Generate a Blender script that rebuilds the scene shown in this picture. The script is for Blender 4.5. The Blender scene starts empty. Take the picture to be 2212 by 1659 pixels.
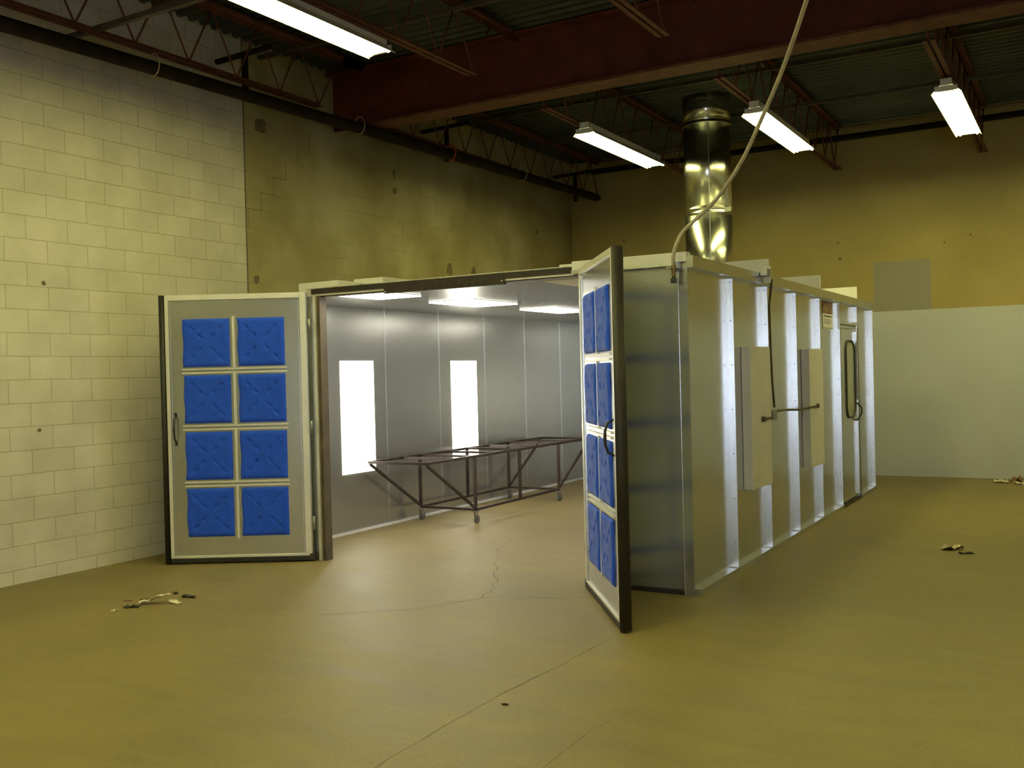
import bpy, bmesh, math, random
from mathutils import Vector, Matrix
random.seed(7)
SC = bpy.context.scene
COL = SC.collection
PI = math.pi

# ------------------------------------------------------------------ helpers
class MB:
    """collects shapes into one mesh"""
    def __init__(s):
        s.v = []; s.f = []; s.m = []; s.sm = []
    def face(s, idx, mi=0, smooth=False):
        s.f.append(idx); s.m.append(mi); s.sm.append(smooth)
    def box(s, x0, x1, y0, y1, z0, z1, mi=0):
        b = len(s.v)
        s.v += [(x0,y0,z0),(x1,y0,z0),(x1,y1,z0),(x0,y1,z0),(x0,y0,z1),(x1,y0,z1),(x1,y1,z1),(x0,y1,z1)]
        for q in ((0,3,2,1),(4,5,6,7),(0,1,5,4),(1,2,6,5),(2,3,7,6),(3,0,4,7)):
            s.face([b+i for i in q], mi)
        return s
    def bar(s, p, q, w, h, mi=0):
        """square bar between two points"""
        p = Vector(p); q = Vector(q); d = (q-p).normalized()
        up = Vector((0,0,1)) if abs(d.z) < .95 else Vector((0,1,0))
        a = d.cross(up).normalized(); c = a.cross(d).normalized()
        b = len(s.v)
        for e in (p, q):
            for (i,j) in ((-1,-1),(1,-1),(1,1),(-1,1)):
                s.v.append(tuple(e + a*(i*w/2) + c*(j*h/2)))
        for k in ((0,3,2,1),(4,5,6,7),(0,1,5,4),(1,2,6,5),(2,3,7,6),(3,0,4,7)):
            s.face([b+i for i in k], mi)
        return s
    def tube(s, pts, r, n=12, mi=0, closed=False, cap=True):
        pts = [Vector(p) for p in pts]; N = len(pts); b = len(s.v)
        rs = r if isinstance(r, (list,tuple)) else [r]*N
        prev = None
        for i, p in enumerate(pts):
            if closed: t = (pts[(i+1)%N]-pts[i-1]).normalized()
            else: t = (pts[min(i+1,N-1)]-pts[max(i-1,0)]).normalized()
            if prev is None:
                up = Vector((0,0,1)) if abs(t.z) < .9 else Vector((1,0,0))
                a = t.cross(up).normalized()
            else:
                a = (prev - t*prev.dot(t)).normalized()
            prev = a; c = t.cross(a)
            for k in range(n):
                an = 2*PI*k/n
                s.v.append(tuple(p + (a*math.cos(an)+c*math.sin(an))*rs[i]))
        M = N if closed else N-1
        for i in range(M):
            for k in range(n):
                i2 = (i+1)%N; k2 = (k+1)%n
                s.face([b+i*n+k, b+i*n+k2, b+i2*n+k2, b+i2*n+k], mi, True)
        if cap and not closed:
            s.face([b+k for k in range(n)][::-1], mi)
            s.face([b+(N-1)*n+k for k in range(n)], mi)
        return s
    def prism(s, poly, axis, a0, a1, mi=0, smooth=False):
        """extrude 2D polygon along axis ('x','y','z')"""
        n = len(poly); b = len(s.v)
        for a in (a0, a1):
            for (u, v) in poly:
                s.v.append({'x':(a,u,v),'y':(u,a,v),'z':(u,v,a)}[axis])
        s.face([b+i for i in range(n)][::-1], mi); s.face([b+n+i for i in range(n)], mi)
        for i in range(n):
            j = (i+1)%n
            s.face([b+i,b+j,b+n+j,b+n+i], mi, smooth)
        return s
    def lathe(s, prof, c, n=20, mi=0):
        b = len(s.v)
        for (r, z) in prof:
            for k in range(n):
                a = 2*PI*k/n
                s.v.append((c[0]+r*math.cos(a), c[1]+r*math.sin(a), c[2]+z))
        for i in range(len(prof)-1):
            for k in range(n):
                s.face([b+i*n+k, b+i*n+(k+1)%n, b+(i+1)*n+(k+1)%n, b+(i+1)*n+k], mi, True)
        s.face([b+k for k in range(n)][::-1], mi); s.face([b+(len(prof)-1)*n+k for k in range(n)], mi)
        return s
    def build(s, name, mats, parent=None, bevel=0, loc=None, rotz=None):
        me = bpy.data.meshes.new(name)
        me.from_pydata(s.v, [], s.f)
        if not isinstance(mats, (list,tuple)): mats = [mats]
        for m in mats: me.materials.append(m)
        me.polygons.foreach_set('material_index', s.m)
        me.polygons.foreach_set('use_smooth', s.sm)
        me.update()
        bm = bmesh.new(); bm.from_mesh(me); bmesh.ops.recalc_face_normals(bm, faces=bm.faces); bm.to_mesh(me); bm.free()
        o = bpy.data.objects.new(name, me); COL.objects.link(o)
        if parent: o.parent = parent
        if loc: o.location = loc
        if rotz is not None: o.rotation_euler = (0,0,rotz)
        if bevel:
            md = o.modifiers.new('bevel', 'BEVEL'); md.width = bevel; md.segments = 2; md.limit_method = 'ANGLE'
        return o

def tag(o, label, cat, group=None, kind=None):
    if label: o['label'] = label
    if cat: o['category'] = cat
    if group: o['group'] = group
    if kind: o['kind'] = kind
    return o
def thing(name, loc, label, cat, group=None, rotz=0):
    o = bpy.data.objects.new(name, None); COL.objects.link(o)
    o.location = loc; o.rotation_euler = (0,0,rotz); o.empty_display_size = .1
    return tag(o, label, cat, group)
def dup(root, loc, label=None, rotz=None):
    r = root.copy(); COL.objects.link(r); r.location = loc
    if rotz is not None: r.rotation_euler = (0,0,rotz)
    if label: r['label'] = label
    for ch in list(root.children):
        c = ch.copy(); COL.objects.link(c); c.parent = r
        for g in list(ch.children):
            d = g.copy(); COL.objects.link(d); d.parent = c
    return r

# ------------------------------------------------------------------ materials
def newmat(name):
    m = bpy.data.materials.new(name); m.use_nodes = True
    nt = m.node_tree; b = nt.nodes['Principled BSDF']
    return m, nt, b
def N(nt, t, **kw):
    n = nt.nodes.new(t)
    for k, v in kw.items():
        if k.startswith('i_'):
            key = k[2:]
            n.inputs[int(key) if key.isdigit() else key.replace('_',' ')].default_value = v
        else: setattr(n, k, v)
    return n
def ramp(nt, stops):
    r = nt.nodes.new('ShaderNodeValToRGB'); e = r.color_ramp.elements
    e[0].position, e[0].color = stops[0][0], (*stops[0][1],1)
    e[1].position, e[1].color = stops[-1][0], (*stops[-1][1],1)
    for p, c in stops[1:-1]:
        x = e.new(p); x.color = (*c,1)
    return r
def simple(name, col, rough=.6, metal=0., var=.12, scale=6., bump=0., coat=0., stretch=(1,1,1), rvar=0.0):
    m, nt, b = newmat(name); L = nt.links
    tc = N(nt,'ShaderNodeTexCoord'); mp = N(nt,'ShaderNodeMapping'); mp.inputs['Scale'].default_value = stretch
    L.new(tc.outputs['Object'], mp.inputs[0])
    n1 = N(nt,'ShaderNodeTexNoise'); n1.inputs['Scale'].default_value = scale; n1.inputs['Detail'].default_value = 6
    L.new(mp.outputs[0], n1.inputs['Vector'])
    c0 = tuple(max(0,c*(1-var)) for c in col); c1 = tuple(min(1,c*(1+var)) for c in col)
    r = ramp(nt, [(.3,c0),(.7,c1)]); L.new(n1.outputs['Fac'], r.inputs[0]); L.new(r.outputs[0], b.inputs['Base Color'])
    b.inputs['Roughness'].default_value = rough; b.inputs['Metallic'].default_value = metal
    if rvar:
        mr = N(nt,'ShaderNodeMapRange'); mr.inputs['To Min'].default_value = max(.02,rough-rvar); mr.inputs['To Max'].default_value = rough+rvar
        mr.inputs['From Min'].default_value=.3; mr.inputs['From Max'].default_value=.7
        L.new(n1.outputs['Fac'], mr.inputs[0]); L.new(mr.outputs[0], b.inputs['Roughness'])
    if bump:
        bp = N(nt,'ShaderNodeBump'); bp.inputs['Strength'].default_value = bump; bp.inputs['Distance'].default_value=.01
        L.new(n1.outputs['Fac'], bp.inputs['Height']); L.new(bp.outputs[0], b.inputs['Normal'])
    if coat: b.inputs['Coat Weight'].default_value = coat
    return m
def galv(name, col, rough, wav=.02, spangle=.05, metal=1.0):
    """galvanised sheet: faint spangle, slow waviness"""
    m, nt, b = newmat(name); L = nt.links
    tc = N(nt,'ShaderNodeTexCoord')
    vo = N(nt,'ShaderNodeTexVoronoi'); vo.inputs['Scale'].default_value = 55
    L.new(tc.outputs['Object'], vo.inputs['Vector'])
    n1 = N(nt,'ShaderNodeTexNoise'); n1.inputs['Scale'].default_value = 1.3; n1.inputs['Detail'].default_value = 3
    mp = N(nt,'ShaderNodeMapping'); mp.inputs['Scale'].default_value=(2.2,2.2,.5)
    L.new(tc.outputs['Object'], mp.inputs[0]); L.new(mp.outputs[0], n1.inputs['Vector'])
    mx = N(nt,'ShaderNodeMix', data_type='RGBA'); 
    mx.inputs['A'].default_value = (*[c*(1-spangle) for c in col],1); mx.inputs['B'].default_value = (*[min(1,c*(1+spangle)) for c in col],1)
    L.new(vo.outputs['Distance'], mx.inputs['Factor'])
    L.new(mx.outputs['Result'], b.inputs['Base Color'])
    b.inputs['Metallic'].default_value = metal
    mr = N(nt,'ShaderNodeMapRange'); mr.inputs['From Min'].default_value=.3; mr.inputs['From Max'].default_value=.7
    mr.inputs['To Min'].default_value=rough*.96; mr.inputs['To Max'].default_value=rough*1.04
    L.new(n1.outputs['Fac'], mr.inputs[0]); L.new(mr.outputs[0], b.inputs['Roughness'])
    bp = N(nt,'ShaderNodeBump'); bp.inputs['Strength'].default_value = wav; bp.inputs['Distance'].default_value=.2
    L.new(n1.outputs['Fac'], bp.inputs['Height']); L.new(bp.outputs[0], b.inputs['Normal'])
    return m
def emis(name, col, s):
    m, nt, b = newmat(name)
    b.inputs['Base Color'].default_value = (.8,.8,.8,1)
    b.inputs['Emission Color'].default_value = (*col,1); b.inputs['Emission Strength'].default_value = s
    return m

AMB = (1.0, .985, .35)       # old fluorescent tubes: yellow-green
S_TUBE = 36.0
S_BOOTH = 8.5
M = {}
M['tube'] = emis('shop_tube', AMB, S_TUBE)
M['lens'] = emis('booth_lens', (1.0,.95,.80), 10.5)
M['wlens'] = emis('booth_wall_lens', (1.0,.96,.80), 10.0)
M['galv'] = galv('galvanised_sheet', (.60,.61,.64), .22, wav=.0, metal=.8)
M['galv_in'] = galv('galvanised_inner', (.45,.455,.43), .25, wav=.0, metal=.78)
M['galv_rib'] = galv('galvanised_flange', (.80,.82,.86), .27, wav=.0)
M['duct'] = galv('duct_sheet', (.66,.65,.58), .23, wav=.0)
M['cream'] = simple('cream_enamel', (.76,.73,.70), .35, var=.04, scale=4)
M['white'] = simple('white_enamel', (.82,.80,.78), .4, var=.04, scale=4)
M['frame'] = simple('door_frame_metal', (.80,.77,.72), .38, metal=.35, var=.05, scale=5)
M['rubber'] = simple('black_rubber', (.022,.018,.014), .55, var=.3, scale=12)
M['dark'] = simple('dark_gasket', (.03,.022,.02), .6, var=.3, scale=20)
M['blackmetal'] = simple('black_handle', (.02,.02,.022), .35, var=.2)
M['beam'] = simple('red_oxide_steel', (.105,.016,.009), .7, var=.35, scale=4, bump=.1)
M['joist'] = simple('red_oxide_joist', (.125,.035,.018), .7, var=.35, scale=7)
M['pipe'] = simple('dark_pipe', (.020,.013,.010), .85, var=.4, scale=5)
M['pipe'].node_tree.nodes['Principled BSDF'].inputs['Specular IOR Level'].default_value = .15
M['steelbar'] = simple('dark_bar', (.07,.05,.04), .6, var=.4, scale=5)
M['cart'] = simple('rusty_tube', (.05,.034,.027), .55, metal=.3, var=.5, scale=14, rvar=.1)
M['wheel'] = simple('caster_rubber', (.10,.10,.095), .6, var=.3)
M['zinc'] = simple('zinc_bracket', (.35,.35,.33), .4, metal=.9, var=.2)
M['hose'] = simple('grey_hose', (.42,.37,.30), .5, var=.12, scale=20)
M['brass'] = simple('coupling_brass', (.22,.16,.08), .4, metal=.8, var=.2)
M['conduit'] = simple('old_conduit', (.12,.085,.045), .5, metal=.5, var=.5, scale=20)
M['orange'] = simple('orange_strap', (.55,.07,.01), .6, var=.2)
M['wire'] = simple('pale_wire', (.55,.45,.25), .5, var=.1)
M['paper'] = simple('crumpled_paper', (.72,.63,.50), .8, var=.12, scale=30, bump=.3)
M['board'] = simple('brown_scrap', (.25,.14,.07), .8, var=.35, scale=30, bump=.3)
M['darkscrap'] = simple('dark_scrap', (.035,.03,.02), .7, var=.3, scale=20)
M['wrap'] = simple('clear_wrap', (.45,.36,.22), .25, var=.3, scale=25, bump=.5)
M['glass'] = simple('window_glass', (.30,.30,.24), .12, var=.05)
M['bolt'] = simple('bolt_head', (.16,.16,.17), .45, metal=.8, var=.2)
M['screw'] = simple('bright_screw', (.95,.95,.93), .15, metal=1., var=.02)
M['crack'] = simple('crack_fill', (.17,.13,.075), .9, var=.3, scale=30)
M['back'] = simple('filter_back', (.62,.66,.62), .9, var=.1)
M['slot'] = simple('rusty_slot', (.05,.02,.012), .8, var=.3)
M['jamb'] = simple('brown_gasket', (.10,.075,.045), .6, var=.25)
M['off'] = simple('unlit_lens', (.75,.66,.45), .3, var=.03)

# filter fabric
m, nt, b = newmat('blue_filter'); L = nt.links
tc = N(nt,'ShaderNodeTexCoord'); n1 = N(nt,'ShaderNodeTexNoise'); n1.inputs['Scale'].default_value=60; n1.inputs['Detail'].default_value=8
L.new(tc.outputs['Object'], n1.inputs['Vector'])
r = ramp(nt, [(.3,(.006,.065,.70)),(.7,(.012,.10,.95))]); L.new(n1.outputs['Fac'], r.inputs[0]); L.new(r.outputs[0], b.inputs['Base Color'])
b.inputs['Roughness'].default_value=.9; b.inputs['Sheen Weight'].default_value=.15
bp = N(nt,'ShaderNodeBump'); bp.inputs['Strength'].default_value=.4; bp.inputs['Distance'].default_value=.004
L.new(n1.outputs['Fac'], bp.inputs['Height']); L.new(bp.outputs[0], b.inputs['Normal'])
M['filter'] = m

# concrete floor
m, nt, b = newmat('concrete_floor'); L = nt.links
tc = N(nt,'ShaderNodeTexCoord')
n1 = N(nt,'ShaderNodeTexNoise'); n1.inputs['Scale'].default_value=.55; n1.inputs['Detail'].default_value=7; n1.inputs['Roughness'].default_value=.6
n2 = N(nt,'ShaderNodeTexNoise'); n2.inputs['Scale'].default_value=2.4; n2.inputs['Detail'].default_value=10; n2.inputs['Roughness'].default_value=.65; n2.inputs['Distortion'].default_value=.8
n3 = N(nt,'ShaderNodeTexNoise'); n3.inputs['Scale'].default_value=45; n3.inputs['Detail'].default_value=6
mp = N(nt,'ShaderNodeMapping'); mp.inputs['Scale'].default_value=(.5,1.6,1); mp.inputs['Rotation'].default_value=(0,0,.5)
L.new(tc.outputs['Object'], n1.inputs['Vector']); L.new(tc.outputs['Object'], mp.inputs[0]); L.new(mp.outputs[0], n2.inputs['Vector']); L.new(tc.outputs['Object'], n3.inputs['Vector'])
r1 = ramp(nt, [(.3,(.212,.159,.060)),(.7,(.275,.207,.079))]); L.new(n1.outputs['Fac'], r1.inputs[0])
r2 = ramp(nt, [(.32,(.78,.78,.76)),(.55,(1,1,1)),(.72,(1.12,1.1,1.08))]); L.new(n2.outputs['Fac'], r2.inputs[0])
mx = N(nt,'ShaderNodeMix', data_type='RGBA', blend_type='MULTIPLY'); mx.inputs['Factor'].default_value=.9
L.new(r1.outputs[0], mx.inputs['A']); L.new(r2.outputs[0], mx.inputs['B'])
r3 = ramp(nt, [(.35,(.92,.92,.92)),(.65,(1.05,1.05,1.05))]); L.new(n3.outputs['Fac'], r3.inputs[0])
mx2 = N(nt,'ShaderNodeMix', data_type='RGBA', blend_type='MULTIPLY'); mx2.inputs['Factor'].default_value=1
L.new(mx.outputs['Result'], mx2.inputs['A']); L.new(r3.outputs[0], mx2.inputs['B'])
L.new(mx2.outputs['Result'], b.inputs['Base Color'])
mr = N(nt,'ShaderNodeMapRange'); mr.inputs['To Min'].default_value=.42; mr.inputs['To Max'].default_value=.68
L.new(n2.outputs['Fac'], mr.inputs[0]); L.new(mr.outputs[0], b.inputs['Roughness'])
bp = N(nt,'ShaderNodeBump'); bp.inputs['Strength'].default_value=.15; bp.inputs['Distance'].default_value=.004
L.new(n3.outputs['Fac'], bp.inputs['Height']); L.new(bp.outputs[0], b.inputs['Normal'])
M['floor'] = m

# block wall : courses 0.2, blocks 0.4; crisp joints up to the control joint at y=.87, painted over beyond
m, nt, b = newmat('painted_block'); L = nt.links
tc = N(nt,'ShaderNodeTexCoord'); sp = N(nt,'ShaderNodeSeparateXYZ'); L.new(tc.outputs['Object'], sp.inputs[0])
cb = N(nt,'ShaderNodeCombineXYZ')
ay = N(nt,'ShaderNodeMath', operation='ADD', i_1=40.1); az = N(nt,'ShaderNodeMath', operation='ADD', i_1=.08)
L.new(sp.outputs['Y'], ay.inputs[0]); L.new(sp.outputs['Z'], az.inputs[0])
L.new(ay.outputs[0], cb.inputs['X']); L.new(az.outputs[0], cb.inputs['Y'])
nd = N(nt,'ShaderNodeTexNoise'); nd.inputs['Scale'].default_value=9; L.new(tc.outputs['Object'], nd.inputs['Vector'])
vm = N(nt,'ShaderNodeVectorMath', operation='MULTIPLY_ADD'); vm.inputs[1].default_value=(.008,.008,.008)
L.new(nd.outputs['Color'], vm.inputs[0]); L.new(cb.outputs[0], vm.inputs[2])
br = N(nt,'ShaderNodeTexBrick'); br.offset=.5
br.inputs['Scale'].default_value=1; br.inputs['Brick Width'].default_value=.4; br.inputs['Row Height'].default_value=.2
br.inputs['Mortar Size'].default_value=.006; br.inputs['Mortar Smooth'].default_value=.9; br.inputs['Bias'].default_value=0
br.inputs['Color1'].default_value=(.66,.60,.53,1); br.inputs['Color2'].default_value=(.62,.565,.50,1); br.inputs['Mortar'].default_value=(.42,.37,.27,1)
L.new(vm.outputs[0], br.inputs['Vector'])
# painted-over zone colour
ns = N(nt,'ShaderNodeTexNoise'); ns.inputs['Scale'].default_value=1.1; ns.inputs['Detail'].default_value=8; L.new(tc.outputs['Object'], ns.inputs['Vector'])
rs = ramp(nt, [(.3,(.26,.20,.085)),(.5,(.36,.30,.155)),(.72,(.48,.42,.26))]); L.new(ns.outputs['Fac'], rs.inputs[0])
nb = N(nt,'ShaderNodeTexNoise'); nb.inputs['Scale'].default_value=1.7; nb.inputs['Detail'].default_value=3
mpb = N(nt,'ShaderNodeMapping'); mpb.inputs['Location'].default_value=(5,3,9); L.new(tc.outputs['Object'], mpb.inputs[0]); L.new(mpb.outputs[0], nb.inputs['Vector'])
gb = N(nt,'ShaderNodeMapRange'); gb.inputs['From Min'].default_value=.5; gb.inputs['From Max'].default_value=.65; gb.inputs['To Max'].default_value=.5
L.new(nb.outputs['Fac'], gb.inputs[0])
jf = N(nt,'ShaderNodeMath', operation='MULTIPLY'); L.new(br.outputs['Fac'], jf.inputs[0]); L.new(gb.outputs[0], jf.inputs[1])
mxb = N(nt,'ShaderNodeMix', data_type='RGBA'); mxb.inputs['B'].default_value=(.17,.13,.08,1)
L.new(jf.outputs[0], mxb.inputs['Factor']); L.new(rs.outputs[0], mxb.inputs['A'])
# stain variation on zone A
na = N(nt,'ShaderNodeTexNoise'); na.inputs['Scale'].default_value=2.5; na.inputs['Detail'].default_value=8; L.new(tc.outputs['Object'], na.inputs['Vector'])
ra = ramp(nt, [(.3,(.86,.86,.84)),(.7,(1.08,1.08,1.08))]); L.new(na.outputs['Fac'], ra.inputs[0])
mxa = N(nt,'ShaderNodeMix', data_type='RGBA', blend_type='MULTIPLY'); mxa.inputs['Factor'].default_value=1
L.new(br.outputs['Color'], mxa.inputs['A']); L.new(ra.outputs[0], mxa.inputs['B'])
gt = N(nt,'ShaderNodeMath', operation='GREATER_THAN', i_1=.87); L.new(sp.outputs['Y'], gt.inputs[0])
mz = N(nt,'ShaderNodeMix', data_type='RGBA'); L.new(gt.outputs[0], mz.inputs['Factor']); L.new(mxa.outputs['Result'], mz.inputs['A']); L.new(mxb.outputs['Result'], mz.inputs['B'])
# control joint
sb = N(nt,'ShaderNodeMath', operation='SUBTRACT', i_1=.868); L.new(sp.outputs['Y'], sb.inputs[0])
ab = N(nt,'ShaderNodeMath', operation='ABSOLUTE'); L.new(sb.outputs[0], ab.inputs[0])
lt = N(nt,'ShaderNodeMath', operation='LESS_THAN', i_1=.010); L.new(ab.outputs[0], lt.inputs[0])
mc = N(nt,'ShaderNodeMix', data_type='RGBA'); mc.inputs['B'].default_value=(.13,.11,.08,1)
L.new(lt.outputs[0], mc.inputs['Factor']); L.new(mz.outputs['Result'], mc.inputs['A']); L.new(mc.outputs['Result'], b.inputs['Base Color'])
b.inputs['Roughness'].default_value=.75
inv = N(nt,'ShaderNodeMath', operation='MULTIPLY', i_1=-1.0); L.new(br.outputs['Fac'], inv.inputs[0])
bp = N(nt,'ShaderNodeBump'); bp.inputs['Strength'].default_value=.35; bp.inputs['Distance'].default_value=.006
L.new(inv.outputs[0], bp.inputs['Height'])
n4 = N(nt,'ShaderNodeTexNoise'); n4.inputs['Scale'].default_value=70; L.new(tc.outputs['Object'], n4.inputs['Vector'])
bp2 = N(nt,'ShaderNodeBump'); bp2.inputs['Strength'].default_value=.25; bp2.inputs['Distance'].default_value=.004
L.new(n4.outputs['Fac'], bp2.inputs['Height']); L.new(bp.outputs[0], bp2.inputs['Normal']); L.new(bp2.outputs[0], b.inputs['Normal'])
M['block'] = m

# back wall: yellow paint above, pale lining below 2.46 m, grey repair patch
def paint_wall(name, patch):
    m, nt, b = newmat(name); L = nt.links
    tc = N(nt,'ShaderNodeTexCoord'); sp = N(nt,'ShaderNodeSeparateXYZ'); L.new(tc.outputs['Object'], sp.inputs[0])
    n1 = N(nt,'ShaderNodeTexNoise'); n1.inputs['Scale'].default_value=1.2; n1.inputs['Detail'].default_value=7; L.new(tc.outputs['Object'], n1.inputs['Vector'])
    ry = ramp(nt, [(.3,(.36,.275,.088)),(.7,(.44,.34,.12))]); L.new(n1.outputs['Fac'], ry.inputs[0])
    rw = ramp(nt, [(.3,(.53,.54,.58)),(.7,(.58,.59,.63))]); L.new(n1.outputs['Fac'], rw.inputs[0])
    lt = N(nt,'ShaderNodeMath', operation='LESS_THAN', i_1=2.46); L.new(sp.outputs['Z'], lt.inputs[0])
    mx = N(nt,'ShaderNodeMix', data_type='RGBA'); L.new(lt.outputs[0], mx.inputs['Factor']); L.new(ry.outputs[0], mx.inputs['A']); L.new(rw.outputs[0], mx.inputs['B'])
    out = mx.outputs['Result']
    if patch:
        def win(ax, a, c):
            s1 = N(nt,'ShaderNodeMath', operation='GREATER_THAN', i_1=a); L.new(sp.outputs[ax], s1.inputs[0])
            s2 = N(nt,'ShaderNodeMath', operation='LESS_THAN', i_1=c); L.new(sp.outputs[ax], s2.inputs[0])
            p = N(nt,'ShaderNodeMath', operation='MULTIPLY'); L.new(s1.outputs[0], p.inputs[0]); L.new(s2.outputs[0], p.inputs[1]); return p
        wx = win('X', patch[0], patch[1]); wz = win('Z', patch[2], patch[3])
        p = N(nt,'ShaderNodeMath', operation='MULTIPLY'); L.new(wx.outputs[0], p.inputs[0]); L.new(wz.outputs[0], p.inputs[1])
        mp_ = N(nt,'ShaderNodeMix', data_type='RGBA'); mp_.inputs['B'].default_value=(.31,.28,.22,1)
        L.new(p.outputs[0], mp_.inputs['Factor']); L.new(out, mp_.inputs['A']); out = mp_.outputs['Result']
    L.new(out, b.inputs['Base Color']); b.inputs['Roughness'].default_value=.6
    n4 = N(nt,'ShaderNodeTexNoise'); n4.inputs['Scale'].default_value=60; L.new(tc.outputs['Object'], n4.inputs['Vector'])
    bp2 = N(nt,'ShaderNodeBump'); bp2.inputs['Strength'].default_value=.12; bp2.inputs['Distance'].default_value=.003
    L.new(n4.outputs['Fac'], bp2.inputs['Height']); L.new(bp2.outputs[0], b.inputs['Normal'])
    return m
M['backwall'] = paint_wall('yellow_and_white_wall', (-.24,.56,2.46,3.2))
M['sidewall'] = paint_wall('yellow_wall', None)
M['deck'] = simple('steel_deck', (.06,.066,.058), .5, metal=.4, var=.25, scale=3, stretch=(.3,1,1))

# ------------------------------------------------------------------ room
LW = -5.28; BW = 8.70; RW = 6.5; FW = -13.0; H = 5.32
def struct(name, mb, mat, label=None):
    o = mb.build(name, mat); o['kind'] = 'structure'
    if label: o['label'] = label; o['category'] = name.split('_')[0]
    return o
floor = struct('floor', MB().box(LW-.2, RW+.2, FW-.2, BW+.2, -.12, 0), M['floor'], 'bare concrete workshop floor with long thin cracks')
wl = struct('wall_left', MB().box(LW-.2, LW, FW-.2, BW+.2, 0, H+.1), M['block'], 'painted concrete block wall on the left')
wb = struct('wall_back', MB().box(LW, RW, BW, BW+.2, 0, H+.1), M['backwall'], 'yellow rear wall with pale lower half and grey square patch')
wr = struct('wall_right', MB().box(RW, RW+.2, FW-.2, BW+.2, 0, H+.1), M['sidewall'], 'yellow side wall outside the frame')
# unseen wall behind the camera; daylight opening added in place of the camera flash
OX0, OX1, OZ0, OZ1 = 3.1, 4.95, .65, 2.6
fw = MB()
fw.box(LW, OX0, FW-.2, FW, 0, H+.1); fw.box(OX1, RW, FW-.2, FW, 0, H+.1)
fw.box(OX0, OX1, FW-.2, FW, 0, OZ0); fw.box(OX0, OX1, FW-.2, FW, OZ1, H+.1)
struct('wall_front', fw, M['sidewall'], 'yellow wall behind the viewpoint with an added daylight opening')
wf = MB()
for (a,c) in ((OX0,OX0+.05),(OX1-.05,OX1)): wf.box(a,c,FW-.12,FW+.02,OZ0,OZ1)
wf.box(OX0,OX1,FW-.12,FW+.02,OZ0-.0,OZ0+.05); wf.box(OX0,OX1,FW-.12,FW+.02,OZ1-.05,OZ1)
struct('window_added_1', wf, M['steelbar'], 'frame of the unseen daylight opening added behind the viewpoint in place of the flash')
# corrugated deck, ribs run across the room
prof = []; y = FW-.2
while y < BW+.2:
    prof += [(y,H),(y+.045,H),(y+.065,H+.038),(y+.130,H+.038)]; y += .15
poly = [(a,z) for a,z in prof]
dk = MB(); b0 = 0
for x in (LW-.2, RW+.2):
    for (yy,z) in poly: dk.v.append((x,yy,z))
n = len(poly)
for i in range(n-1): dk.face([i,i+1,n+i+1,n+i])
dk.box(LW-.2, RW+.2, FW-.2, BW+.2, H+.06, H+.12)
struct('ceiling', dk, M['deck'], 'dark corrugated steel roof deck')

# floor cracks
def crack(pts, w, parent, jit=.012, step=.08, z=0.0006, mat='crack', name='crack'):
    P = []
    for a, c in zip(pts[:-1], pts[1:]):
        a = Vector(a); c = Vector(c); k = max(1, int((c-a).length/step))
        for i in range(k):
            q = a.lerp(c, i/k); P.append(q + Vector((random.uniform(-jit,jit), random.uniform(-jit,jit))))
    P.append(Vector(pts[-1])); mb = MB()
    for i, p in enumerate(P):
        t = (P[min(i+1,len(P)-1)]-P[max(i-1,0)]).normalized(); nrm = Vector((-t.y,t.x)); ww = w*random.uniform(.35,1.3)/2
        mb.v += [(p.x+nrm.x*ww, p.y+nrm.y*ww, z), (p.x-nrm.x*ww, p.y-nrm.y*ww, z)]
    for i in range(len(P)-1): mb.face([2*i,2*i+1,2*i+3,2*i+2])
    return mb.build(name, M[mat], parent)
crack([(-.06,-1.10),(-.10,-2.03),(-.135,-2.48),(-.145,-3.17),(-.13,-3.6),(-.12,-5.5)], .008, floor, .006)
crack([(-.70,-.37),(-.965,-.52),(-1.31,-.60),(-1.446,-.78),(-1.648,-1.2),(-2.1,-1.574),(-2.9,-2.0)], .006, floor, .012)
crack([(-1.40,-.70),(-1.507,-.379),(-1.60,-.18),(-1.68,-.06),(-1.78,.06),(-1.95,.4),(-2.312,1.02),(-2.49,1.5),(-2.5,1.9)], .010, floor, .03, .06)
crack([(.59,-2.44),(.50,-2.80),(.516,-3.196),(.50,-5.0)], .005, floor, .006)
# block wall: stepped crack, patches
def wallcrack(pts, w=.008, dk_=True):
    mb = MB()
    for a, c in zip(pts[:-1], pts[1:]):
        mb.bar((LW+.0008,a[0],a[1]),(LW+.0008,c[0],c[1]), w if abs(a[0]-c[0])<.02 else .001, w if abs(a[0]-c[0])>=.02 else .001)
    mb2 = MB()
    for a, c in zip(pts[:-1], pts[1:]):
        if abs(a[0]-c[0]) < .02: mb2.box(LW, LW+.001, a[0]-w/2, a[0]+w/2, min(a[1],c[1]), max(a[1],c[1]))
        else: mb2.box(LW, LW+.001, min(a[0],c[0]), max(a[0],c[0]), a[1]-w/2, a[1]+w/2)
    return mb2.build('crack', M['crack'], wl)
wallcrack([(.90,3.32),(.90,3.52),(1.10,3.52),(1.10,3.72),(1.30,3.72),(1.30,3.92),(1.50,3.92),(1.50,4.12)])
wallcrack([(1.70,4.12),(1.70,4.34)]); wallcrack([(1.90,4.33),(1.90,4.54)])
for (yy, z0) in ((2.9,4.1),(4.1,4.12),(4.5,3.92),(4.9,3.7),(3.7,3.52),(5.3,4.1),(5.9,3.9),(6.3,3.5)):
    wallcrack([(yy,z0),(yy,z0+.19)], .005)
def blotch(cy, cz, ry, rz, mat='crack', par=wl):
    mb = MB(); pol = []
    for k in range(12):
        a = 2*PI*k/12; q = random.uniform(.75,1.15); pol.append((cy+ry*q*math.cos(a), cz+rz*q*math.sin(a)))
    mb.prism(pol, 'x', LW, LW+.002); return mb.build('stain', M[mat], par)
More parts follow.
